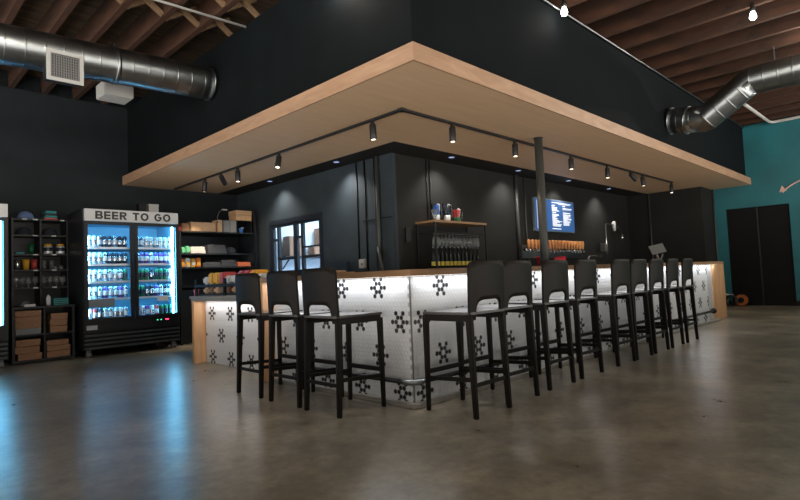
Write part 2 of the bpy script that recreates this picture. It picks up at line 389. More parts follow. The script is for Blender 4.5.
MB().bar((0, .15, .17), (0, .15, H-3.11), .02, .02).build('hanger', 'dmetal', t)
dr = duct_run('air_duct', [(6.05, BY-.001, 3.10), (6.0, -.33, 3.01), (6.0, -.92, 3.40), (6.0, -6, 3.40)], .185, 'silver duct leaving the upper wall over the long bar side and bending upward')
MB().tube([(0, -.02, 0), (0, -.05, -.005)], .205, 32).build('collar', 'steel', dr)
MB().tube([(-.03, -.26, -.05), (-.032, -.29, -.056)], .205, 32).build('collar', 'steel', dr)
for yh in (-1.4, -2.9): MB().bar((-.05, yh, .48), (-.05, yh, .68), .012, .012).build('hanger_strap', 'steel', dr)
# conduits
MB().tube([(-3, 2.85, H-.03), (BX-.005, 2.70, H-.03)], .014, 8).build('conduit', 'paintwhite', label='thin pale conduit crossing under the joists above the left duct', cat='conduit')
MB().tube([(1.0, BY-.025, H-.03), (XT-.02, BY-.025, H-.03)], .014, 8).build('conduit', 'steel', label='thin grey conduit along the top edge of the dark upper wall', cat='conduit')
MB().tube([(8.5, -.30, H-.05), (10.30, -.32, H-.05), (10.44, -.36, H-.05), (10.44, -.5, H-.05), (10.44, -6, H-.05)], .03, 10).build('white_pipe', 'paintwhite', label='white pipe bending along the top of the teal wall', cat='pipe')

# bare bulbs under the joists
def bulb(loc, label, power):
    t = thing('ceiling_bulb', label, 'lamp', loc)
    MB().lathe([(.03, .06), (.03, .10), (.018, .12), (.018, .16)], n=12).build('socket', 'dmetal', t)
    MB().lathe([(.0, -.04), (.02, -.033), (.033, -.012), (.035, .005), (.028, .032), (.018, .055), (.016, .06)], n=14).build('glass_bulb', 'bulb', t)
    light('POINT', 'bulb_light', (loc[0], loc[1], loc[2]-.09), power, (1, .90, .76), shadow_soft_size=.05)
bulb((2.62, .06, H-.14), 'lit bare bulb at the top edge of the dark upper wall', 1.2)
bulb((4.38, -1.30, H-.14), 'lit bare bulb hanging among the dark joists near the right duct', 7)
bulb((5.7, -1.75, H-.14), 'lit bare bulb by the right duct at the frame edge', 22)
bulb((.25, 1.0, H-.14), 'lit bare bulb over the short bar side above the canopy corner', 12)
for p_, e_, lb_ in (((-1.2, -3.2, H-.14), 55, 'nearest the viewer'), ((1.8, -4.0, H-.14), 40, 'right of the viewer'), ((-1.6, .9, H-.14), 50, 'on the fridge side'), ((8.0, -2.5, H-.14), 85, 'near the teal wall')):  # unseen bulbs added for more light on floor, joists and canopy
    bulb(p_, 'added unseen bare bulb lighting the open floor, %s' % lb_, e_)

# track lights
TX, TY = 1.034, 1.001
tr = thing('lighting_track', 'black lighting track bent round the corner under the canopy', 'track', (TX, TY, CZ))
MB().box(-.018, .018, -.018, YF-TY-.15, -.022, 0).build('rail', 'dmetal', tr); MB().box(.018, 8.52-TX, -.018, .018, -.022, 0).build('rail', 'dmetal', tr)
MB().box(-.03, .03, -.03, .03, -.026, 0).build('corner_joint', 'dmetal', tr)
def head(x, y, tilt, az, lab, energy):
    t = thing('track_spotlight', lab, 'spotlight', (x, y, CZ-.0225), 0, 'spotlights on the black track')
    MB().box(-.015, .015, -.015, .015, -.03, 0).build('adapter', 'dmetal', t)
    R_ = Matrix.Rotation(math.radians(az), 4, 'Z') @ Matrix.Rotation(math.radians(tilt), 4, 'Y')
    Mx = Matrix.Translation((0, 0, -.035)) @ R_
    MB().lathe([(.034, -.155), (.036, -.15), (.036, -.01), (.030, 0)], n=20, M4=Mx).build('lamp_shade', 'dmetal', t)
    MB().lathe([(.022, -.1565), (.022, -.1552)], n=20, M4=Mx).build('lens', 'lens', t)
    p = Vector((x, y, CZ-.0225))+Mx @ Vector((0, 0, -.17)); q = Vector((x, y, CZ-.0225))+Mx @ Vector((0, 0, -1))
    light('SPOT', 'spotlight_beam', p, energy, WARM, spot_size=1.1, spot_blend=.8, shadow_soft_size=.03, to=q)
A_ = [(5.222, 14, -90, 'black spotlight nearest the far end of the short track'), (4.71, 50, 215, 'spotlight tilted sideways on the short track'), (4.224, 0, 0, 'lit black spotlight in the middle of the short track'), (3.178, 18, 30, 'spotlight turned slightly on the short track'), (1.43, 4, 200, 'black spotlight on the short track nearest its corner')]
for y, ti, az, lb in A_: head(TX, y, ti, az, lb, 110 if y > 5 else 45)
B_ = [(1.798, 0, 'first black spotlight right of the track corner'), (3.006, 0, 'black spotlight just left of the steel post top'), (4.428, 0, 'first black spotlight right of the steel post'), (5.607, 0, 'second black spotlight right of the steel post'), (6.495, 45, 'spotlight tilted sideways on the long track'), (7.013, 8, 'lit spotlight just right of the tilted one on the long track'), (8.454, 0, 'last black spotlight at the far end of the long track')]
for x, ti, lb in B_: head(x, TY, ti, 150, lb, 45)
# recessed downlights
dm = None
for i, (x, y) in enumerate(((1.99, 3.231), (1.99, 4.945), (3.12, 2.10), (4.80, 2.10), (6.46, 2.10), (8.15, 2.10))):
    t = thing('recessed_downlight', ['recessed downlight nearest the wall corner over the window side', 'recessed downlight over the wall window', 'recessed downlight above the glass shelf', 'recessed downlight left of the menu screen', 'recessed downlight above the menu screen', 'recessed downlight above the rinse tap'][i], 'downlight', (x, y, CZ), 0, 'recessed downlights')
    MB().lathe([(.055, -.004), (.055, 0)], n=20).build('trim_ring', 'dmetal', t); MB().lathe([(.04, -.006), (.04, -.0041)], n=20).build('lens', 'downlens', t)
    tx, ty = (2.32, y) if i < 2 else (x, KY+.06)
    light('SPOT', 'downlight_beam', (x, y, CZ-.02), 48 if i < 2 else 48, (1, .95, .88), spot_size=2.0, spot_blend=1.0, shadow_soft_size=.04, to=(tx, ty, 1.2))

# ------------------------------------------------------------------ the bar
ZT, ZS = .937, .893
PP = .0354; RH = PP*math.sqrt(3)/2
def hex_panel(length, height, off, kind):
    """hexagon mosaic in local u (along), v (up); returns MB with two materials. off = u of the flakes on the bottom row"""
    mb = MB(); R_ = PP/math.sqrt(3)*.93
    nrow = int(height/RH)+2
    period = 12
    ox = off % (PP*period)
    v0 = .078 % RH
    row0 = int(round((.078-v0)/RH))
    flake = set()
    for dq, dr in ((1, 0), (-1, 0), (0, 1), (0, -1), (1, -1), (-1, 1)):
        flake.add((dq, dr)); flake.add((2*dq, 2*dr))
    for j in range(nrow):
        v = v0+j*RH; jr = j-row0
        for i in range(-2, int(length/PP)+3):
            u = ox-PP*period+((i)+.5*(jr % 2))*PP
            # axial coordinates relative to flake lattice
            hit_ = False
            for rb in (-8, 0, 8, 16, 24, 32):
                dr = jr-rb
                if abs(dr) > 2: continue
                c0 = ox+(rb//8 % 2)*6*PP
                duc = (u-c0)/PP; duc -= round(duc/period)*period
                dq = duc-dr/2
                if (int(round(dq)), dr) in flake and abs(dq-round(dq)) < .01: hit_ = True
            if u < -R_ or u > length+R_: continue
            pts = []; R_ = PP/math.sqrt(3)*(.78 if hit_ else .93)
            for k in range(6):
                a = PI/6+k*PI/3
                pts.append((min(max(u+R_*math.cos(a), 0.0), length), min(max(v+R_*math.sin(a), 0.002), height)))
            if max(p[0] for p in pts)-min(p[0] for p in pts) < .004 or max(p[1] for p in pts)-min(p[1] for p in pts) < .004: continue
            q = []
            for p in pts:
                if not q or (abs(p[0]-q[-1][0])+abs(p[1]-q[-1][1])) > 1e-5: q.append(p)
            if abs(q[0][0]-q[-1][0])+abs(q[0][1]-q[-1][1]) < 1e-5: q.pop()
            if len(q) < 3: continue
            mb.mi = 2 if hit_ else 1
            vs = [mb.b.verts.new((x, 0, z)) for x, z in q]
            top = [mb.b.verts.new((x, -.003, z)) for x, z in q]
            F = mb.b.faces.new(top); F.material_index = mb.mi
            n = len(q)
            for k in range(n):
                F = mb.b.faces.new((vs[k], vs[(k+1) % n], top[(k+1) % n], top[k])); F.material_index = mb.mi
    mb.mi = 0; mb.box(0, length, 0, .012, 0, height)
    return mb
bar = thing('bar_counter', 'tall L shaped bar clad in white and black hexagon tiles with a wooden top', 'bar', (0, 0, 0))
X0W, XE, YE = 6.92, 7.60, 1.78
p = hex_panel(X0W-.012, ZS-.003, .10-.0, 'B').build('tile_front', ['grout', 'white', 'blacktile'], bar); p.location = (.012, 0, .003)
p = hex_panel(YE-.05-.0, ZS-.003, YE-.05-.11, 'A').build('tile_front', ['grout', 'white', 'blacktile'], bar); p.rotation_euler = (0, 0, -PI/2); p.location = (0, YE-.05, .003)
MB().box(0.012, XE, .012, .10, .003, ZS).box(.012, .10, .10, YE-.05, .003, ZS).build('carcass', 'satin', bar)
MB().box(-.0035, .004, -.0035, .004, .003, ZS).build('corner_trim', 'grille', bar)
MB().box(X0W, XE, -.012, .011, .003, ZS).build('end_panel', 'panel', bar, .002)
MB().box(-.12, .45, YE-.05, YE, .003, ZS).build('end_panel', 'panel', bar, .002)
MB().prism([(-.12, -.12), (7.10, -.12), (7.10, -.014), (XE+.005, -.014), (XE+.005, .52), (.52, .52), (.52, YE), (-.12, YE)], ZS, ZT).build('countertop', 'oak', bar, .003)
MB().box(-.045, 7.08, -.045, -.025, ZS-.0005, ZS+.001).box(-.045, -.025, -.025, YE-.06, ZS-.0005, ZS+.001).build('led_strip', 'ledw', bar)
MB().prism([(-.078, -.05), (-.065, -.072), (-.05, -.078), (X0W+.1, -.078), (X0W+.1, -.014), (-.006, -.014), (-.006, YE-.05), (-.078, YE-.05)], 0.001, .028).build('kerb', 'kerb', bar, .006)
# foot rail
t = thing('foot_rail', 'black tubular foot rail running round the bar with a bright corner elbow', 'rail', (0, 0, .172))
ro = .058; rr_ = .017
MB().tube([(0.03, -ro, 0), (6.64, -ro, 0)], rr_, 14).build('rail_tube', 'dmetal', t)
MB().tube([(-ro, .03, 0), (-ro, YE-.052, 0)], rr_, 14).build('rail_tube', 'dmetal', t)
arc = [(.05, -ro, 0)]+[(-ro+.06-.06*math.sin(a), -ro+.06-.06*math.cos(a), 0) for a in [i*PI/16 for i in range(9)]]+[(-ro, .05, 0)]
MB().tube(arc, rr_+.003, 14).build('elbow', 'steel', t)
MB().lathe([(.001, -.045), (.025, -.037), (.042, -.018), (.045, 0), (.042, .018), (.025, .037), (.001, .045)], (6.70, -ro, 0), 16).build('end_ball', 'black', t)
for xb in (.5, 1.9, 3.3, 4.7, 6.1): MB().bar((xb, -ro, 0), (xb, -.004, -.0), .02, .02).build('bracket', 'dmetal', t)
for yb in (.5, 1.3): MB().bar((-ro, yb, 0), (-.004, yb, 0), .02, .02).build('bracket', 'dmetal', t)
# lower counter at the left end
lo = thing('low_counter', 'lower tiled counter with grey top at the far left end of the bar', 'counter', (.17, YE+.005, 0))
LL = 1.75
p = hex_panel(LL-.06, .72-.003, 2.79-YE, 'L')
p = p.build('tile_front', ['grout', 'white', 'blacktile'], lo); p.rotation_euler = (0, 0, -PI/2); p.location = (0, LL-.06, .003)
MB().box(.012, .10, 0, LL-.05, .003, .72).build('carcass', 'satin', lo); MB().box(-.14, .28, LL-.05, LL, .003, .72).build('end_panel', 'panel', lo, .002)
MB().box(-.14, .33, 0, LL+.02, .72, .76).build('countertop', 'grey', lo, .003)

# ------------------------------------------------------------------ bar stools (face +Y in their own frame)
def make_stool():
    t = thing('bar_stool', '', 'stool', (0, 0, 0))
    hw, zs = .172, .635
    for sx in (-1, 1):
        MB().bar((sx*hw, .19, zs-.02), (sx*(hw+.008), .19, 0), .036, .036, .026, .026).build('front_leg', 'stool', t, .004)
        MB().bar((sx*hw, -.175, zs-.01), (sx*(hw+.008), -.20, 0), .036, .044, .028, .030).build('rear_leg', 'stool', t, .004)
        MB().bar((sx*(hw+.004), -.185, .235), (sx*(hw+.004), .185, .215), .016, .026).build('side_stretcher', 'stool', t, .002)
        MB().bar((sx*hw, -.165, zs-.022), (sx*hw, .18, zs-.022), .026, .042).build('seat_rail', 'stool', t, .002)
    MB().bar((-hw, .19, .255), (hw, .19, .255), .022, .030).build('footrest', 'stool', t, .002)
    MB().bar((-hw, -.192, .20), (hw, -.192, .20), .016, .024).build('rear_stretcher', 'stool', t, .002)
    MB().bar((-hw, .19, zs-.022), (hw, .19, zs-.022), .026, .042).build('seat_rail', 'stool', t, .002)
    s_ = MB(); n = 12
    s_.prism([(-.190, -.19), (-.175, -.205), (.175, -.205), (.190, -.19), (.190, .195), (.185, .208), (-.185, .208), (-.190, .195)], zs, zs+.016)
    s_.build('seat', 'seat', t, .005)
    # curved backrest with arched opening
    b_ = MB(); N = 40; th = .017; Wb = .188
    def zlo(x):
        ax = abs(x)
        if ax > .130: return .600
        return .648+.076*(1-(ax/.130)**5)**.3
    def zhi(x):
        ax = abs(x); q = max(0, (ax-.142)/(Wb-.142)); return .972-.040*(1-math.sqrt(max(0, 1-q*q)))-.004*(ax/Wb)**2
    def yb(x, z): return -.186-.012*max(0, (z-.63))/.33-.022*(1-(x/Wb)**2)*min(1, max(0, (z-.60)/.1))
    xs = sorted(set([round(-Wb+2*Wb*i/N, 4) for i in range(N+1)]+[-.1305, .1305, -.1295, .1295, -.127, .127, -.123, .123, -.18, .18, -.185, .185]))
    K = 8; F_, B_2 = [], []
    for x in xs:
        a, c = zlo(x), zhi(x)
        F_.append([b_.b.verts.new((x, yb(x, a+(c-a)*k/K)+th/2, a+(c-a)*k/K)) for k in range(K+1)])
        B_2.append([b_.b.verts.new((x, yb(x, a+(c-a)*k/K)-th/2, a+(c-a)*k/K)) for k in range(K+1)])
    for i in range(len(xs)-1):
        for k in range(K):
            for G, fl in ((F_, 0), (B_2, 1)):
                f4 = (G[i][k], G[i+1][k], G[i+1][k+1], G[i][k+1]); q = b_.b.faces.new(f4 if not fl else f4[::-1]); q.smooth = True
        for k in (0, K): b_.b.faces.new((F_[i][k], F_[i+1][k], B_2[i+1][k], B_2[i][k]))
    for i in (0, len(xs)-1):
        for k in range(K): b_.b.faces.new((F_[i][k], F_[i][k+1], B_2[i][k+1], B_2[i][k]))
    b_.build('backrest', 'stool', t)
    return t
st0 = make_stool()
ordn = ['first', 'second', 'third', 'fourth', 'fifth', 'sixth', 'seventh', 'eighth']
Bx = [(.155, -.345), (.56, -.31), (1.13, -.295), (1.65, -.288), (2.36, -.285), (2.79, -.285), (3.26, -.285), (3.74, -.285), (4.24, -.285)]
first = True
for i, (x, y) in enumerate(Bx):
    lb = 'black wooden bar stool, last of the row at the far right end of the bar' if i == 8 else 'black wooden bar stool, %s right of the bar corner' % ordn[i]
    if first: st0.location = (x, y, 0); st0['label'] = lb; st0['group'] = 'bar stools along the tiled bar'; first = False
    else: dup(st0, (x, y, 0), random.uniform(-.02, .02), lb)
for i, (x, y) in enumerate(((-.31, .36), (-.30, .83), (-.29, 1.34))):
    dup(st0, (x, y, 0), -PI/2+(.0, .02, -.02)[i], ['black bar stool on the short bar side, the one nearest the corner', 'middle black bar stool of three on the short bar side', 'leftmost black bar stool on the short bar side'][i])

# ------------------------------------------------------------------ fridges
FY = 5.41
FX0, FX1 = -.585, .685
def can(mb_cols, name, loc, label, group, r=.031, h=.148):
    t = thing(name, label, 'can', loc, 0, group); return t
can_meshes = {}
def can_mesh(key):
    if key not in can_meshes:
        col, lab = key
        can_meshes[key] = (MB().lathe([(.024, 0), (.0315, .008), (.0315, .146), (.025, .158), (.024, .160)], n=12).mesh('can_body', col),
                           MB().lathe([(.0316, .045), (.0319, .048), (.0319, .105), (.0316, .108)], n=12).mesh('label_band', lab), MB().lathe([(.022, .1602), (.022, .162)], n=12).mesh('can_lid', 'can_s'))
    return can_meshes[key]
def put_can(loc, key, label, group):
    t = thing('drink_can', label, 'can', loc, 0, group)
    for nm, me in zip(('can_body', 'label_band', 'can_lid'), can_mesh(key)):
        o = bpy.data.objects.new(nm, me); C.objects.link(o); o.parent = t
SHZ = [.515, .775, 1.01, 1.245, 1.475]
def fridge(x0, x1, label, text, doors=2):
    Wf = x1-x0; t = thing('glass_door_fridge', label, 'fridge', (x0, FY, 0))
    zb, ztp = .10, 1.985; D = .72
    c = MB()
    c.box(0, .05, .03, D, zb, ztp).box(Wf-.05, Wf, .03, D, zb, ztp).box(.05, Wf-.05, D-.05, D, zb, ztp).box(.05, Wf-.05, .03, D-.05, zb, .47).box(.05, Wf-.05, .03, D-.05, 1.83, ztp)
    c.build('cabinet', 'satin', t, .004)
    ln = MB().box(.052, .058, .04, D-.06, .475, 1.825).box(Wf-.058, Wf-.052, .04, D-.06, .475, 1.825).box(.06, Wf-.06, D-.058, D-.052, .475, 1.825).box(.06, Wf-.06, .04, D-.06, .472, .480)
    ln.box(.06, Wf-.06, .04, D-.06, 1.815, 1.825)
    ln.build('inner_liner', 'liner', t)
    MB().box(.02, Wf-.005, -.02, .03, 1.825, 1.985).build('sign_board', 'sign', t, .002)
    MB().box(.0, Wf, .0, .03, .335, .475).build('control_panel', 'satin', t)
    g = MB().box(0, Wf, .015, .03, .10, .33)
    g.build('vent_grille', 'black', t); g = MB()
    for k in range(4): g.box(.01, Wf-.01, -.012, .015, .112+k*.055, .135+k*.055)
    g.build('vent_louvres', 'louvre', t)
    for cx_ in (.07, Wf-.07):
        for cy_ in (.07, D-.07):
            w_ = MB(); w_.tube([(cx_-.028, cy_, .040), (cx_+.028, cy_, .040)], .040, 16).bar((cx_, cy_, .045), (cx_, cy_, .10), .05, .03)
            w_.build('caster', 'grille', t)
    MB().box(.03, .16, -.006, -.0, .365, .425).build('name_plate', 'plate', t)
    for k, mm in enumerate(('glight', 'glight', 'rlight')): MB().box(Wf-.33+k*.05+(.02 if k == 2 else 0), Wf-.315+k*.05+(.05 if k == 2 else 0), -.005, 0, .425, .44).build('display_light', mm, t)
    wd = Wf/2
    for k in range(2):
        a, b = k*wd+.004, (k+1)*wd-.004
        fr = MB().box(a, a+.048, -.03, .0, .475, 1.82).box(b-.048, b, -.03, 0, .475, 1.82).box(a+.048, b-.048, -.03, 0, .475, .515).box(a+.048, b-.048, -.03, 0, 1.775, 1.82)
        dr_ = fr.build('door', 'satin', t, .002)
        MB().box(a+.048, b-.048, -.018, -.014, .515, 1.775).build('glass_pane', 'glass', dr_)
        hx = b-.02 if k == 0 else a+.02
        MB().bar((hx, -.05, .9), (hx, -.05, 1.35), .018, .018).bar((hx, -.05, .93), (hx, -.03, .93), .014, .014).bar((hx, -.05, 1.32), (hx, -.03, 1.32), .014, .014).build('handle', 'dmetal', dr_)
    for k, z in enumerate(SHZ[1:]):
        so_ = MB().box(.06, Wf-.06, .05, D-.07, z-.022, z-.004).build('shelf', 'liner', t)
        MB().box(.06, Wf-.10, .046, .0495, z-.026, z+.002).build('front_lip', 'can_w', so_)
    # light strips at the door posts, real lamps beside them
    light('AREA', 'fridge_post_light', (x0+.064, FY+.045, 1.15), 4.5, (.3, .72, 1), shape='RECTANGLE', size=.02, size_y=1.25, to=(x0+.30, FY+.10, 1.15))
    for lx, wz in ((Wf-.075, .030),):
        MB().box(lx-wz/2, lx+wz/2, .035, .045, .5, 1.80).build('light_strip', 'ledb', t)
    for lx in (wd*.5, wd*1.5):
        for z in SHZ[1:]+[1.80]:
            light('AREA', 'fridge_light', (x0+lx, FY+.06, z-.026), 2.1, CYAN, shape='RECTANGLE', size=.5, size_y=.03, to=(x0+lx, FY+.35, z-.25))
    if text:
        hh = .108; x_ = .145; z_ = 1.851; st = .026
        for ch in text:
            if ch == ' ': x_ += .062; continue
            lw = {'T': .088, 'E': .080, 'O': .108, 'G': .104}.get(ch, .090)
            mb = MB()
            def q(x0, x1_, z0, z1): mb.box(x_+x0, x_+x1_, -.026, -.0205, z_+z0, z_+z1)
            def ring(cx_, cz_, rx, rz, a0, a1, n=18):
                pts = [(math.radians(a0+(a1-a0)*i/n)) for i in range(n+1)]
                for p0, p1 in zip(pts[:-1], pts[1:]):
                    o_ = [(x_+cx_+rx*math.cos(p0), z_+cz_+rz*math.sin(p0)), (x_+cx_+rx*math.cos(p1), z_+cz_+rz*math.sin(p1)),
                          (x_+cx_+(rx-st)*math.cos(p1), z_+cz_+(rz-st*.9)*math.sin(p1)), (x_+cx_+(rx-st)*math.cos(p0), z_+cz_+(rz-st*.9)*math.sin(p0))]
                    vs = [(x, y, z) for y in (-.026, -.0205) for x, z in o_]
                    mb._add(vs, [(0, 1, 2, 3), (7, 6, 5, 4), (0, 4, 5, 1), (2, 6, 7, 3), (1, 5, 6, 2), (3, 7, 4, 0)])
            if ch in 'BER': q(0, st, 0, hh)
            if ch == 'E':
                for z0 in (0, hh/2-st*.45, hh-st*.9): q(st, lw, z0, z0+st*.9)
            if ch in 'BR':
                q(st, lw-.028, hh-st*.9, hh); q(st, lw-.028, hh/2-st*.45, hh/2+st*.45); ring(lw-.028, hh*.75-st*.11, .028, hh*.25+st*.11*1.0, -90, 90)
            if ch == 'B': q(st, lw-.028, 0, st*.9); ring(lw-.028, hh*.25+st*.11, .032, hh*.25+st*.11, -90, 90)
            if ch == 'R':
                mb._add([(x_+a_, y_, z_+b_) for y_ in (-.026, -.0205) for a_, b_ in ((lw*.42, hh*.42), (lw*.70, hh*.42), (lw*1.05, 0), (lw*.72, 0))], [(0, 1, 2, 3), (7, 6, 5, 4), (0, 4, 5, 1), (2, 6, 7, 3), (1, 5, 6, 2), (3, 7, 4, 0)])
            if ch == 'T': q(0, lw, hh-st*.9, hh); q(lw/2-st/2, lw/2+st/2, 0, hh-st*.9)
            if ch == 'O': ring(lw/2, hh/2, lw/2, hh/2+.002, 0, 360, 30)
            if ch == 'G': ring(lw/2, hh/2, lw/2, hh/2+.002, 42, 360, 26); q(lw*.52, lw-.002, hh*.40, hh*.40+st*.85)
            mb.build('sign_letter', 'letter', t)
            x_ += lw+.019
    return t
fridge(FX0, FX1, 'black two door drinks fridge glowing blue under its lettered sign', 'BEER TO GO')
fridge(-2.67, -1.40, 'black glass door fridge glowing blue at the left picture edge', None)
W2 = (FX1-FX0)/2
rows = [  # bottom to top, (left door, right door)
    (['can_w', 'can_r', 'can_d', 'can_s', 'can_s', 'can_w', 'can_w', 'can_s'], ['can_r', 'can_w', 'can_p', 'can_w', 'can_r', 'pgreen', 'pgreen', 'pgreen']),
    (['can_w', 'can_w', 'can_s', 'can_p', 'can_s', 'can_s', 'can_p', 'can_s'], ['pgreen', 'pgreen', 'can_d', 'can_d', 'can_p', 'can_s', 'can_d', 'can_s']),
    (['can_w', 'can_w', 'can_s', 'can_w', 'can_s', 'can_w', 'can_s', 'pgreen'], ['pgreen', 'pgreen', 'pgreen', 'can_d', 'pgreen', 'pgreen', 'pgreen', 'can_w']),
    (['can_w', 'can_w', 'can_w', 'can_s', 'can_d', 'can_d', 'can_d', 'can_d'], ['can_s', 'can_p', 'can_p', 'can_s', 'can_p', 'can_p', 'can_p', 'can_s']),
    (['can_w', 'can_w', 'can_s', 'can_d', 'can_d', 'can_s', 'can_d', 'can_d'], ['can_s', 'can_s', 'can_w', 'can_w', 'can_s', 'can_w', 'can_w', 'can_w'])]
cn = dict(can_w='white', can_s='silver', can_d='black', can_p='purple', can_r='red', pgreen='dark green')
lb2 = dict(can_w='can_s', can_s='can_w', can_d='can_s', can_p='can_w', can_r='can_w', pgreen='can_d')
rn = ['bottom shelf', 'second shelf from the bottom', 'middle shelf', 'second shelf from the top', 'top shelf']
for r_, (La, Rb) in enumerate(rows):
    for dside, lst in enumerate((La, Rb)):
        for k, cc in enumerate(lst):
            x = FX0+dside*W2+(.096 if dside == 0 else .082)+k*.0655+.0
            lab = '%s can in the %s door of the lettered fridge, %s' % (cn[cc], ['left', 'right'][dside], rn[r_])
            put_can((x, FY+.11, SHZ[r_]-.003 if r_ else .4815), (cc, lb2[cc]), lab, '%s cans, %s door, %s' % (cn[cc], ['left', 'right'][dside], rn[r_]))
MB().box(0, .16, 0, .004, 0, .07).build('shelf_sign', 'pale', label='small pale notice on the right door of the lettered fridge', cat='notice').location = (FX0+W2+.30, FY-.036, .70)
MB().box(0, .32, 0, .004, 0, .11).build('shelf_sign', 'grey', label='grey notice behind the left door glass of the lettered fridge', cat='notice').location = (FX0+.06, FY+.005, .66)
# boxes on top of the fridge
MB().box(0, .10, 0, .12, 0, .15).build('small_box', 'black', None, .004, label='small black box on top of the lettered fridge', cat='box').location = (.22, 5.65, 1.986)
t = thing('small_box', 'small white box on top of the lettered fridge', 'box', (.36, 5.65, 1.986))
MB().box(0, .14, 0, .12, 0, .15).build('carton', 'paintwhite', t, .004); MB().box(-.002, .142, -.002, .122, .12, .153).build('lid', 'paintwhite', t)

# ------------------------------------------------------------------ left shelf unit
ls = thing('display_shelf', 'black display shelf of caps and glasses between the two fridges', 'shelf', (-1.25, 6.10, 0))
w_ = .66
zsh = [.968, 1.206, 1.419, 1.68, 1.90]
MB().box(0, .02, 0, .35, .715, 1.90).box(w_-.02, w_, 0, .35, .715, 1.90).box(w_/2-.01, w_/2+.01, 0, .35, .715, 1.88).build('upright', 'satin', ls)
for z in zsh: MB().box(.02, w_-.02, 0, .35, z-.02, z).build('shelf_board', 'satin', ls)
MB().box(.0, w_, .34, .35, .715, 1.90).build('back_panel', 'satin', ls)
lc = thing('low_cabinet', 'low black open cabinet holding cardboard boxes beside the lettered fridge', 'cabinet', (-1.325, 5.65, 0))
wc = .695
MB().box(0, .03, 0, .44, 0, .69).box(wc-.03, wc, 0, .44, 0, .69).box(.34, .36, 0, .44, .04, .69).build('side_panel', 'satin', lc)
MB().box(-.005, wc+.005, -.01, .445, .69, .715).build('cabinet_top', 'satin', lc); MB().box(.03, .34, 0, .44, .345, .365).box(.36, wc-.03, 0, .44, .345, .365).build('shelf_board', 'satin', lc)
MB().box(.03, wc-.03, 0, .44, 0.01, .04).build('bottom_board', 'satin', lc); MB().box(.03, wc-.03, .43, .44, .04, .69).build('back_panel', 'satin', lc)
def carton(x, z, w, h, rz, lab, m_='card'):
    t = thing('cardboard_box', lab, 'box', (x, 5.68, z), math.radians(rz))
    MB().box(0, w, 0, .25, 0, h*.93).build('box_base', m_, t, .002); MB().box(-.003, w+.003, -.003, .253, h*.55, h).build('lid', m_, t, .002)
X_ = -1.325
for k, (dz, dx, w, m_) in enumerate(((0, .005, .27, 'grey'), (.075, 0, .275, 'card'), (.15, .002, .275, 'card'), (.228, .0, .28, 'card'))):
    carton(X_+.04+dx, .3655+dz, w, .073, (0, .5, -1, 1)[k], ['dark grey flat box at the foot of the upper left box pile', 'brown flat box just above the dark grey box', 'brown flat box second from the top of the upper left pile', 'topmost flat brown box of the upper left pile'][k], m_)
for k, (dz, dx) in enumerate(((0, .03), (.085, .0), (.175, .01))):
    carton(X_+.037+dx, .0405+dz, .26, .082, (2, 0, 1)[k], ['%s brown flat box in the lower left cabinet space' % q for q in ('lowest', 'middle', 'topmost')][k])
for k, (dz, dx) in enumerate(((0, .05), (.085, .05), (.165, .06))):
    carton(X_+.37+dx, .3655+dz, .19, .078, (0, 0, 2)[k], ['%s small brown box in the upper right cabinet space' % q for q in ('lowest', 'middle', 'topmost')][k])
for k, (dz, dx) in enumerate(((0, .01), (.085, .01), (.155, .005))):
    carton(X_+.37+dx, .0405+dz, .265 if k < 2 else .25, .08 if k == 0 else .065, (1, 0, -1)[k], ['%s brown box in the lower right cabinet space' % q for q in ('lowest', 'middle', 'topmost')][k])
# caps
def cap(x, y, z, m_, lab):
    t = thing('baseball_cap', lab, 'cap', (x, y, z))
    MB().lathe([(.095, 0), (.094, .04), (.078, .085), (.045, .112), (.01, .12)], n=20).build('crown', m_, t)
    MB().prism([(-.075, -.06), (-.06, -.13), (-.02, -.155), (.02, -.155), (.06, -.13), (.075, -.06)], 0.001, .010).build('brim', m_, t)
cap(-1.06, 6.27, 1.9005, 'bcap', 'blue cap on top of the black display shelf')
MB().lathe([(.012, 1), (.012, 1.001)], n=8).b.free()
cap(-1.08, 6.28, 1.6805, 'dcap', 'dark cap on the upper left shelf'); cap(-.77, 6.28, 1.6805, 'dcap', 'dark cap on the upper right shelf')
t = thing('shirt_stack', 'small stack of folded green shirts on top of the black display shelf', 'shirts', (-.86, 6.16, 1.9005))
for k in range(4): MB().box(0+k*.004, .16-k*.004, 0, .2, k*.032, k*.032+.030).build('folded_shirt', ['can_r', 'tealc', 'dcloth', 'tealc'][k], t, .008)
def tumbler(x, z, m_, lab, h=.10, r=.035, grp=None, y=6.16):
    MB().lathe([(r*.78, 0), (r, h), (r*.9, h-.001), (r*.7, .008)], n=16).build('drinking_glass', m_, label=lab, cat='glass', group=grp).location = (x, y, z+.0005)
tumbler(-1.02, 1.4195, 'pgreen', 'dark green tumbler on the left shelf below the cap', .14, .04)
MB().box(0, .10, 0, .12, 0, .025).build('small_tray', 'tealc', None, .003, label='low teal packet beside the dark green tumbler', cat='packet').location = (-1.20, 6.13, 1.4195)
for k, x in enumerate((-.82, -.67)):
    t = thing('printed_jar', ['left', 'right'][k]+' printed jar with yellow lid on the shelf under the caps', 'jar', (x, 6.17, 1.4195))
    MB().lathe([(.05, 0), (.055, .02), (.055, .10), (.045, .115)], n=18).build('jar_body', 'can_w', t); MB().lathe([(.0555, .04), (.0558, .045), (.0558, .085), (.0555, .09)], n=18).build('print_band', 'can_d', t)
    MB().lathe([(.048, .116), (.048, .14)], n=18).build('lid', 'yellow', t)
for x, m_, lb in ((-1.18, 'can_s', 'frosted'), (-1.08, 'yellow', 'yellow'), (-.985, 'can_r', 'red')): tumbler(x, 1.2065, m_, lb+' tumbler in the row of three on the left shelf', .14, .042)
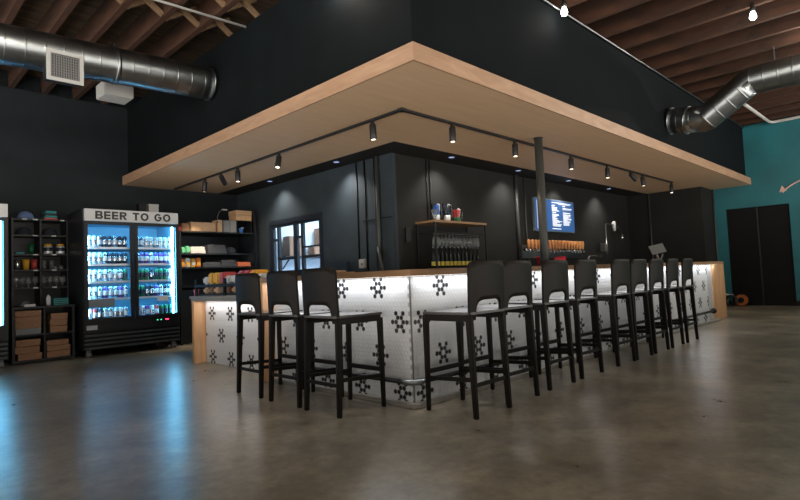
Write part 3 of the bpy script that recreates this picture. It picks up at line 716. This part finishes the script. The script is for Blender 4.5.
for x, z, h in ((-.87, 1.2065, .13), (-.78, 1.2065, .13), (-.735, 1.2065, .05), (-.665, 1.2065, .05)): tumbler(x, z, 'dglass', ('tall' if h > .1 else 'short')+' clear glass beside the coloured tumblers', h, .032, ('tall' if h > .1 else 'short')+' clear glasses beside tumblers')
gobm = None
for i, (x, z) in enumerate(((-1.19, .9685), (-1.12, .9685), (-1.05, .9685), (-.975, .9685), (-.870, .9685), (-.796, .9685), (-.722, .9685), (-.648, .9685))):
    lb = 'clear stemmed glass on the second lowest display shelf'
    if gobm is None: gobm = MB().lathe([(.03, 0), (.006, .006), (.005, .045), (.03, .065), (.036, .10), (.030, .145)], n=14).mesh('drinking_glass', 'dglass')
    o = bpy.data.objects.new('stemmed_glass', gobm); C.objects.link(o); o.location = (x, 6.17, z); tag(o, lb, 'glass', 'stemmed glasses on the display shelf')
MB().lathe([(.0, 0), (.05, 0), (.062, .02), (.05, .06), (.02, .075)], n=18).build('jar', 'dglass', label='squat glass bowl on top of the low cabinet', cat='bowl').location = (-1.15, 5.85, .7155)
MB().box(0, .12, 0, .06, 0, .03).build('small_card', 'pale', None, .003, label='white card stand on top of the low cabinet', cat='card').location = (-1.18, 5.72, .7155)
MB().lathe([(.028, 0), (.028, .11), (.012, .125), (.012, .14)], n=14).build('bottle', 'pale', label='small white bottle in the middle of the low cabinet top', cat='bottle').location = (-.90, 5.80, .7155)
t = thing('card_box', 'teal patterned box on the right of the low cabinet top', 'box', (-.84, 5.78, .7155)); MB().box(0, .17, 0, .1, 0, .09).build('box_body', 'tealc', t, .003)
for k in range(3): MB().box(.01, .16, -.002, 0, .015+k*.026, .027+k*.026).build('pattern_band', 'letter', t)
for z in zsh:
    for k, xx in enumerate((.12, .24, .46, .56)):
        if (k+int(z*100)) % 3 == 0: continue
        MB().box(0, .055, 0, .002, 0, .016).build('price_tag', 'pale', label='white price tag on a display shelf edge', cat='tag', group='price tags on the display shelf').location = (-1.25+xx, 6.0975, z-.018)

# ------------------------------------------------------------------ merchandise shelves by the wall corner
mx0, mx1, my = .80, 2.125, 5.65
ms = thing('merchandise_shelf', 'black open merchandise shelves in the corner right of the lettered fridge', 'shelf', (mx0, my, 0))
wm = mx1-mx0; mz = [1.755, 1.405, 1.19, .90]
for x in (0, wm-.03): MB().box(x, x+.03, 0, .03, 0, 2.16 if x else 1.735).build('upright', 'satin', ms); MB().box(x, x+.03, .62, .65, 0, 1.735).build('upright', 'satin', ms)
for z in mz: MB().box(.0 if z == mz[0] else .031, wm if z == mz[0] else wm-.031, -.004 if z == mz[0] else 0, .65, z-.022, z).build('shelf_board', 'satin', ms)
MB().box(.031, wm-.031, .05, .64, .02, .84).build('base_cabinet', 'satin', ms)
MB().box(.03, wm-.03, .63, .65, .9, 1.73).build('back_panel', 'satin', ms)
def item(name, mb, m_, loc, lab, cat, rz=0, bevel=.004):
    o = mb.build(name, m_, None, bevel, label=lab, cat=cat); o.location = loc; o.rotation_euler = (0, 0, rz); return o
t = thing('wooden_bin', 'woven tan bin on top of the merchandise shelves', 'bin', (1.02, 5.72, 1.7555))
MB().box(0, .42, 0, .3, 0, .15).build('bin_body', 'wick', t, .006); MB().box(-.006, .426, -.006, .306, .135, .152).build('rim', 'wick', t)
item('small_box', MB().box(0, .12, 0, .2, 0, .13), 'card', (.88, 5.72, 1.7555), 'dark brown box at the left end of the shelf top', 'box')
item('folded_cloth', MB().box(0, .06, 0, .1, 0, .07), 'can_r', (.812, 5.72, 1.7555), 'small pink cloth at the far left of the shelf top', 'cloth')
for k, x in enumerate((1.56, 1.68)): item('upright_binder', MB().box(0, .11, 0, .2, 0, .20), 'grey', (x, 5.70, 1.7555), ['left', 'right'][k]+' grey binder box standing on the merchandise shelf top', 'box')
item('wooden_block', MB().box(0, .08, 0, .2, 0, .205), 'wick', (1.465, 5.71, 1.7555), 'upright tan wooden box left of the grey binder boxes', 'box')
rs = thing('riser_stand', 'small black riser on the right of the merchandise shelf top', 'riser', (1.80, 5.72, 1.7555))
MB().box(0, .015, 0, .25, 0, .20).build('side', 'satin', rs); MB().box(.275, .29, 0, .25, 0, .20).build('side', 'satin', rs); MB().box(0, .29, 0, .25, .20, .213).build('top', 'satin', rs)
t = thing('wooden_crate', 'pale wooden crate on the black riser at the shelf corner', 'crate', (1.80, 5.72, 1.969))
MB().box(0, .29, 0, .25, 0, .09).build('crate_body', 'wick', t, .003); MB().box(-.004, .294, -.004, .254, .095, .17).build('crate_lid', 'wick', t, .003)
t = thing('blue_cup', 'blue cup under the black riser', 'cup', (1.93, 5.80, 1.7555)); MB().lathe([(.03, 0), (.04, .09), (.036, .09)], n=14).build('cup_body', 'sblue', t); MB().box(.0, .05, -.02, .02, .092, .10).build('spoon', 'pale', t)
t = thing('clip_lamp', 'thin arched clip lamp rising from the tan bin', 'lamp', (1.46, 5.70, 1.909))
MB().tube([(0, 0, 0), (.0, 0, .10), (.03, 0, .18), (.09, 0, .22)], .005, 8).build('arm', 'grille', t); MB().box(.08, .17, -.02, .02, .212, .232).build('lamp_head', 'paintwhite', t, .004)
MB().box(-.02, .02, -.02, .02, -.001, .012).build('clip', 'grille', t)
def stack(x, w, z, n, m_, lab, h=.035, y=5.68, crumple=.012):
    t = thing('shirt_stack', lab, 'shirts', (x, y, z+.0005))
    for k in range(n):
        def fn(u, v, k=k):
            return Vector((u*w+random.uniform(-.004, .004), v*.28, 0))
        b_ = MB(); N_ = 8
        tops = []
        for i in range(N_+1):
            u = i/N_; hh = h*(.75+.25*math.sin(PI*u))+random.uniform(0, crumple)
            x_ = u*w*(1-.03*k)
            tops.append((x_, hh))
        poly = [(0, 0), (w*(1-.03*k), 0)]+[(a_, b2) for a_, b2 in tops[::-1]]
        Mx = Matrix.Rotation(PI/2, 4, 'X')
        b_.prism([(a_, b2+k*h*1.0) for a_, b2 in poly], -.28, 0, Mx).build('folded_shirt', m_, t, .004)
    return t
stack(.99, .25, 1.4055, 3, 'wcloth', 'crumpled pile of white shirts on the second merchandise shelf')
stack(1.27, .33, 1.4055, 4, 'dcloth', 'pile of charcoal shirts beside the white shirts')
cap(1.75, 5.86, 1.4055, 'dcap', 'dark cap right of the charcoal shirts')
for k in range(2): item('snack_pouch', MB().box(0, .08, 0, .12, 0, .10+.02*k), 'lime', (.835+k*.075, 5.68, 1.4055), ['leftmost green pouch on a yellow base on the second merchandise shelf', 'green pouch next to the white shirts'][k], 'pouch', bevel=.02)
for k, m_ in enumerate(('orange', 'can_w', 'yellow', 'orange')):
    t = thing('snack_bag', ['leftmost orange snack bag on the third merchandise shelf', 'white snack bag between orange and yellow ones', 'yellow snack bag right of the white one', 'right hand orange snack bag beside the dark shirts'][k], 'bag', (.832+k*.085, 5.70, 1.1905))
    MB().box(0, .078, 0, .06, 0, .135+.01*(k % 2)).build('pouch', m_, t, .012); MB().box(.012, .066, -.002, 0, .03, .08).build('bag_label', 'yellow' if k != 2 else 'can_w', t)
stack(1.19, .30, 1.1905, 2, 'dcloth', 'dark shirts left on the third merchandise shelf'); stack(1.50, .27, 1.1905, 3, 'dcloth', 'dark shirt pile in the middle of the third merchandise shelf')
stack(1.79, .24, 1.1905, 2, 'ocloth', 'folded orange shirt at the right end of the third merchandise shelf')

# snack rack on a black table behind the low counter
dt = thing('side_table', 'dark table behind the lower counter carrying the snack rack', 'table', (.52, 2.75, 0))
MB().box(0, .5, 0, 1.95, .72, .755).build('table_top', 'grey', dt, .003)
for x, y in ((.02, .02), (.44, .02), (.02, 1.89), (.44, 1.89)): MB().box(x, x+.04, y, y+.04, 0, .72).build('leg', 'satin', dt)
MB().box(.03, .47, .06, 1.89, .02, .70).build('skirt', 'satin', dt)
RY, RL = 2.95, 1.66
rk = thing('snack_rack', 'black two tier countertop rack filled with snack bags', 'rack', (.56, RY, .7555))
for y in (0, .82, RL-.04): MB().box(0, .03, y, y+.04, 0, .22).box(.35, .38, y, y+.04, 0, .22).build('side_frame', 'black', rk)
MB().box(0, .38, .04, RL-.04, .012, .027).build('lower_tray', 'black', rk); MB().box(.05, .38, .04, RL-.04, .135, .15).build('upper_tray', 'black', rk)
MB().box(-.006, 0, .0, RL, .115, .150).build('upper_lip', 'black', rk); MB().box(-.006, 0, 0, RL, .012, .03).build('lower_lip', 'black', rk)
names10 = ['nearest', 'second', 'third', 'fourth', 'fifth', 'sixth', 'seventh', 'eighth', 'ninth', 'farthest']
for tier, (z, cols) in enumerate(((.7835, ['card', 'wick', 'card', 'card', 'wick', 'card', 'card', 'wick', 'card', 'wick']), (.9065, ['wcloth', 'yellow', 'can_r', 'can_r', 'wcloth', 'wcloth', 'can_r', 'yellow', 'yellow', 'wcloth']))):
    for k, m_ in enumerate(cols):
        h = (.082, .10)[tier]+(.05 if m_ in ('yellow', 'can_r') else 0)
        o = item('snack_packet', MB().box(0, .20, 0, .13, 0, h), m_, (.64, RY+.05+k*.155+(.015 if k > 4 else 0), z), '%s snack packet on the %s rack tier, %s to the tall bar' % (dict(card='brown', wick='tan', wcloth='white', yellow='yellow', can_r='red')[m_], ['lower', 'upper'][tier], names10[k]), 'packet', 0, .02)
item('red_cup', MB().lathe([(.028, 0), (.035, .09), (.032, .09)], n=14), 'red', (.60, RY+RL+.045, .7555), 'red cup standing by the far end of the snack rack', 'cup', bevel=0)

# ------------------------------------------------------------------ fittings on the slate wall left of the corner
for k, y in enumerate((3.10, 2.93)):
    MB().tube([(KX-.012, y, 1.17 if k == 0 else 1.0), (KX-.012, y, CZ)], .011, 8).build('wall_cable', 'black', label=['left thin black cable running down to the white outlet', 'right thin black cable beside the white outlet'][k], cat='cable')
MB().tube([(KX-.03, 2.66, .5), (KX-.03, 2.66, CZ)], .028, 12).build('wall_pipe', 'post', label='grey vertical pipe on the slate wall near the corner', cat='pipe')
MB().tube([(KX-.02, 2.72, .5), (KX-.02, 2.72, CZ)], .015, 10).build('wall_pipe', 'winframe', label='thin dark pipe just left of the grey vertical pipe', cat='pipe')
MB().box(KX-.008, KX-.001, 2.40, 2.45, 0, CZ).build('corner_trim', 'bluewall', label='flat vertical trim at the wall corner behind the bar', cat='trim')
MB().tube([(KX-.012, 3.0, 1.69), (KX-.012, 2.42, 1.69)], .008, 8).build('wall_cable', 'black', label='thin horizontal cable crossing the pipes near the wall corner', cat='cable')
t = thing('wall_outlet', 'small white outlet box at the foot of the black cables', 'outlet', (KX-.001, 3.02, 1.04))
MB().box(-.05, 0, -.06, .06, 0, .125).build('cover', 'paintwhite', t, .008); MB().box(-.053, -.05, -.02, .0, .04, .07).build('socket', 'black', t); 
MB().tube([(KX-.06, 2.66, 1.30), (KX-.10, 2.60, 1.22), (KX-.13, 2.53, 1.10), (KX-.13, 2.50, .95)], .022, 10).build('drain_hose', 'post', label='grey hose curving down beside the wall corner', cat='hose')
# counter with screens behind the short bar side
bc = thing('back_counter', 'dark service counter along the wall under the glass shelf', 'counter', (2.5, 1.80, 0))
MB().box(0, 7.1, 0, .55, 0, .86).build('cabinet', 'satin', bc); MB().box(-.01, 7.12, -.02, .58, .86, .90).build('worktop', 'dmetal', bc)
sc2 = thing('side_counter', 'dark service counter under the wall window', 'counter', (1.72, 2.9, 0))
MB().box(0, .5, 0, 2.4, 0, .86).build('cabinet', 'satin', sc2); MB().box(-.02, .515, -.01, 2.41, .86, .90).build('worktop', 'dmetal', sc2)
t = thing('black_monitor', 'black monitor left of the white outlet behind the bar', 'monitor', (2.05, 3.30, .9005)); MB().box(0, .03, -.16, .16, .03, .24).build('screen_panel', 'winframe', t, .004); MB().box(-.05, .08, -.06, .06, 0, .012).bar((.02, 0, .012), (.02, 0, .05), .03, .03).build('stand', 'black', t)
item('cutting_board', MB().box(0, .22, 0, .34, 0, .02), 'oak', (.2, 1.02, ZT+.0005), 'small wooden board lying on the bar top', 'board', .2)
item('menu_holder', MB().box(0, .10, 0, .16, 0, .012), 'wick', (.24, 1.06, ZT+.0215), 'pale wooden slab on the small board', 'board', .3)

# ------------------------------------------------------------------ glass shelf on the black wall
SF = 2.03
gs = thing('bottle_shelf', 'wall shelf with black frame and wooden top holding glasses and bottles', 'shelf', (2.64, SF, 0))
ws = 1.12
MB().box(-.01, ws+.01, 0, KY-SF-.002, 1.598, 1.628).build('wooden_top', 'oak', gs, .002)
for x in (0, ws-.02):
    for y in (.005, KY-SF-.03): MB().box(x, x+.02, y, y+.02, .901, 1.598).build('frame_post', 'dmetal', gs)
MB().box(.0, ws, .03, KY-SF-.03, .99, 1.005).build('lower_board', 'satin', gs)
gl_r = MB()
for k in range(14): gl_r.box(.03+k*.0785, .036+k*.0785, .02, .30, 1.462, 1.47)
gl_r.box(.02, ws-.02, .02, .03, 1.47, 1.475).box(.02, ws-.02, .29, .30, 1.47, 1.475); gl_r.build('glass_rack', 'dmetal', gs)
for x in (.10, .17): pass
gm = (MB().lathe([(.027, 0), (.030, .07), (.020, .115), (.006, .125), (.005, .165), (.030, .172), (.030, .176)], n=14).mesh('wine_glass', 'dglass'))
for k in range(13):
    o = bpy.data.objects.new('wine_glass', gm); C.objects.link(o); o.location = (2.64+.075+k*.0785, SF+.10, 1.285); tag(o, 'upside down glass hanging under the wooden wall shelf', 'glass', 'glasses hanging under the wall shelf')
bb = MB().lathe([(.026, 0), (.029, .01), (.029, .15), (.012, .20), (.011, .255)], n=14).mesh('bottle_body', 'bottle'); bl = MB().lathe([(.0293, .02), (.0296, .022), (.0296, .075), (.0293, .077)], n=14).mesh('bottle_label', 'ylabel'); bc_ = MB().lathe([(.015, .2551), (.015, .275)], n=10).mesh('bottle_cap', 'can_s')
for k in range(12):
    t = thing('wine_bottle', 'dark bottle with yellow label on the lower board of the wall shelf', 'bottle', (2.64+.065+k*.088, SF+.12, 1.0055), 0, 'bottles on the wall shelf')
    for nm, me in (('bottle_body', bb), ('bottle_label', bl), ('bottle_cap', bc_)):
        o = bpy.data.objects.new(nm, me); C.objects.link(o); o.parent = t
def pitcher(x, m1, m2, lab, h):
    t = thing('pitcher', lab, 'pitcher', (x, SF+.14, 1.6285))
    MB().lathe([(.055, 0), (.065, h*.5), (.075, h), (.07, h), (.055, .01)], n=18).build('jug', 'glass', t)
    MB().lathe([(.05, .011), (.055, h*.35)], n=14).build('contents', m1, t)
    pk = MB(); rg = random.Random(int(h*1000))
    for q in range(5):
        pk.box(-.03, .03, -.008, .008, 0, h*.55, Matrix.Translation((rg.uniform(-.02, .02), -.03+q*.015, h*.36)) @ Matrix.Rotation(rg.uniform(-.35, .35), 4, 'Y') @ Matrix.Rotation(rg.uniform(-.3, .3), 4, 'Z'))
    pk.build('packets', m2, t)
    MB().box(-.02, .035, -.012, .012, h*.45, h*1.02, Matrix.Rotation(.2, 4, 'Y')).build('white_packet', 'pale', t, .004)
    MB().tube([(.075, 0, h*.85), (.115, 0, h*.75), (.11, 0, h*.35), (.065, 0, h*.25)], .007, 8).build('handle', 'dglass', t)
pitcher(2.83, 'can_w', 'sblue', 'clear pitcher holding white and blue packets on the wall shelf', .24)
pitcher(3.05, 'can_w', 'can_d', 'clear pitcher with a dark top in the middle of the wall shelf', .25)
pitcher(3.27, 'pgreen', 'can_r', 'pitcher with green and red contents on the wall shelf', .20)
MB().lathe([(.012, 0), (.05, .14), (.046, .14)], n=14).build('funnel_glass', 'dglass', label='flared glass at the left end of the wall shelf', cat='glass').location = (2.72, SF+.08, 1.6285)
for k, x in enumerate((2.90, 2.965)): MB().tube([(x, KY-.012, 1.63), (x, KY-.012, CZ)], .007, 8).build('wall_cable', 'dmetal', label=['left', 'right'][k]+' thin cable hanging above the wooden wall shelf', cat='cable')
MB().box(2.43, 2.52, KY-.025, KY-.001, 1.36, 1.55).build('wall_panel_box', 'dmetal', label='flat dark box on the black wall left of the shelf', cat='box')
for x, r_, lb in ((5.12, .03, 'dark pipe running down the black wall left of the menu'), (5.40, .014, 'thin pipe beside the menu screen'), ):
    MB().tube([(x, KY-r_-.002, .905), (x, KY-r_-.002, CZ)], r_, 12).build('wall_pipe', 'post', label=lb, cat='pipe')
MB().tube([(9.73, 1.90, 0), (9.73, 1.90, CZ)], .014, 8).build('wall_pipe', 'post', label='thin pipe on the return wall behind the tablet', cat='pipe')
MB().tube([(XT-.03, .83, .0), (XT-.03, .83, CZ)], .018, 8).build('wall_pipe', 'post', label='thin grey pipe where the black wall meets the teal wall', cat='pipe')

# menu screen
mn = thing('menu_screen', 'lit blue menu screen with white text on the black wall', 'screen', (5.60, KY, 1.61))
MB().box(-.02, 1.52, -.05, -.002, -.02, .62).build('screen_frame', 'frame', mn, .004); MB().box(0, 1.50, -.054, -.0505, 0, .60).build('display', 'screen', mn)
tx = MB()
rnd = random.Random(2)
def line(x0, x1, z, h): tx.box(x0, x1, -.0560, -.0545, z, z+h)
tx.box(.06, .07, -.056, -.0545, .03, .57)
for k in range(22): tx.box(.10, .10+rnd.uniform(.04, .09), -.056, -.0545, .04+k*.024, .054+k*.024)
for z, a, b in ((.555, .62, 1.40), (.535, .9, 1.35), (.50, .62, .75), (.485, .62, .72)): line(a, b, z, .010)
for k in range(4): line(.62, .62+rnd.uniform(.15, .28), .455-k*.02, .011)
line(.62, .76, .36, .014)
for k in range(13): line(.62, .62+rnd.uniform(.12, .38), .325-k*.0195, .010)
line(.60, .95, .035, .016)
line(1.05, 1.15, .50, .014); line(1.05, 1.42, .455, .014); line(1.05, 1.40, .435, .008); line(1.05, 1.35, .365, .014)
for k in range(12): line(1.05, 1.05+rnd.uniform(.14, .34), .335-k*.0195, .010)
tx.build('menu_text', 'screentext', mn); mn.scale = (.93, 1, .93); mn.location = (5.65, KY, 1.625)
# tap wall
tw = thing('beer_tap_wall', 'steel tap rail with a row of orange wooden tap handles under the menu', 'beer taps', (5.22, KY, 1.10))
MB().box(-.02, 2.05, -.03, -.002, .03, .26).build('backplate', 'steel', tw, .002); MB().tube([(0, -.07, .175), (2.03, -.07, .175)], .022, 12).build('tap_rail', 'chrome', tw)
for k in range(18):
    x = .05+k*.113
    MB().tube([(x, -.07, .17), (x, -.14, .165), (x, -.15, .12)], .011, 8).build('faucet', 'chrome', tw)
    MB().lathe([(.010, 0), (.020, .02), (.030, .10), (.028, .15), (.012, .165)], (x, -.125, .18), 10).build('tap_handle', 'taph', tw)
MB().box(.0, 2.03, -.30, -.03, -.185, -.17).build('drip_tray', 'steel', tw)
for k, x in enumerate((5.36, 5.98)):
    t = thing('red_bin', ['left red tub half hidden by the steel post', 'right red tub standing below the taps'][k], 'tub', (x, 2.1, .9165)); MB().lathe([(.08, 0), (.10, .22), (.095, .22), (.075, .01)], n=4 if k == 0 else 18).build('tub_body', 'red', t); MB().lathe([(.104, .205), (.104, .222), (.096, .222)], n=18).build('rim', 'red', t)
item('steel_jug', MB().lathe([(.05, 0), (.055, .15), (.035, .22), (.04, .25)], n=16), 'chrome', (5.22, 2.0, .9005), 'steel jug left of the taps behind the stools', 'jug', bevel=0)
t = thing('sink_faucet', 'low steel sink tap behind the bar right of the red tub', 'tap', (6.75, 1.95, .9005)); MB().tube([(0, 0, 0), (0, 0, .20), (.05, 0, .24), (.55, 0, .24), (.60, 0, .20)], .016, 10).build('spout', 'chrome', t); MB().lathe([(.035, 0), (.035, .03)], n=14).build('base', 'chrome', t)
# pre-rinse tap
t = thing('rinse_tap', 'tall steel spray tap arching behind the far end of the bar', 'tap', (8.10, 2.2, .9005))
MB().tube([(0, 0, 0), (0, 0, .90), (.03, 0, .92), (.36, 0, .92), (.42, 0, .88)], .014, 10).build('riser', 'chrome', t); MB().lathe([(.02, .78), (.035, .80), (.04, .97), (.02, .99)], (.42, 0, 0), 12).build('spray_head', 'paintwhite', t)
MB().tube([(.78, 0, 0), (.78, 0, .68), (.74, 0, .82), (.60, 0, .88)], .012, 10).build('hose', 'dmetal', t); MB().lathe([(.03, .62), (.035, .64), (.03, .72)], (.74, -.02, 0), 12).build('valve', 'chrome', t); MB().box(-.06, .06, .0, .1, .36, .52).build('switch_box', 'grille', t)
# tablet on the bar
t = thing('payment_tablet', 'grey payment tablet tilted on its stand on the bar top', 'tablet', (5.75, .36, ZT+.0005), math.radians(-50))
MB().lathe([(.07, 0), (.07, .01)], n=20).build('stand_base', 'grille', t)
MB().bar((0, 0, .01), (-.05, .0, .20), .02, .04).bar((0, 0, .01), (.06, .02, .14), .015, .03).build('stand_arm', 'grille', t)
MB().box(-.11, .11, -.008, .008, 0, .15, Matrix.Translation((.0, -.02, .15)) @ Matrix.Rotation(math.radians(-25), 4, 'X') @ Matrix.Rotation(math.radians(-12), 4, 'Y')).build('tablet_screen', 'tank', t, .004)
t = thing('purse_hook', 'small black hook under the bar top right of the corner', 'hook', (.55, -.08, ZS)); MB().tube([(0, 0, 0), (0, -.0, -.02), (.02, 0, -.03), (.07, 0, -.02)], .005, 8).build('hook_wire', 'black', t)

# things by the dark doorway
t = thing('cable_reel', 'orange cable reel on the floor by the dark doorway', 'reel', (10.36, .40, 0))
MB().tube([(-.05, 0, .13), (-.03, 0, .13)], .055, 20).tube([(.05, 0, .13), (.07, 0, .13)], .13, 20).build('flange', 'black', t); MB().tube([(-.03, 0, .13), (.05, 0, .13)], .115, 20).build('wound_cable', 'reel', t)
t = thing('coiled_hose', 'dark coiled hose on the floor between the bucket and the orange reel', 'hose', (10.20, .55, 0))
MB().tube([(.0+.02*math.sin(a*3), .10*math.cos(a), .13+.10*math.sin(a)) for a in [i*PI/12 for i in range(25)]], .022, 8).build('coil', 'dmetal', t)
t = thing('floor_bucket', 'grey bucket with a pale cloth by the teal doorway edge', 'bucket', (10.38, .72, 0))
MB().lathe([(.07, 0), (.085, .24), (.08, .24), (.065, .01)], n=18).build('bucket_body', 'grille', t); MB().box(-.09, .09, -.13, .05, .241, .262, Matrix.Rotation(math.radians(6), 4, 'X')).build('cloth', 'pale', t, .006)
# arrow on the teal wall
ar = MB(); cyx, czx, R_ = -1.15, 1.95, .82
pts = [(cyx+R_*math.cos(a), czx+R_*.62*math.sin(a)+.10) for a in [math.radians(28+i*5) for i in range(26)]]
for (a, b), (c_, d_) in zip(pts[:-1], pts[1:]): ar.bar((XT-.012, a, b), (XT-.012, c_, d_), .05, .02)
ar.prism([(0, 0), (.12, .02), (.05, .13)], 0, .02, Matrix.Translation((XT-.02, -.37, 2.30)) @ Matrix(((0, 0, 1, 0), (-1, 0, 0, 0), (0, 1, 0, 0), (0, 0, 0, 1))))
ar.build('wall_arrow', 'arrow', label='salmon curved arrow on the teal wall', cat='sign')
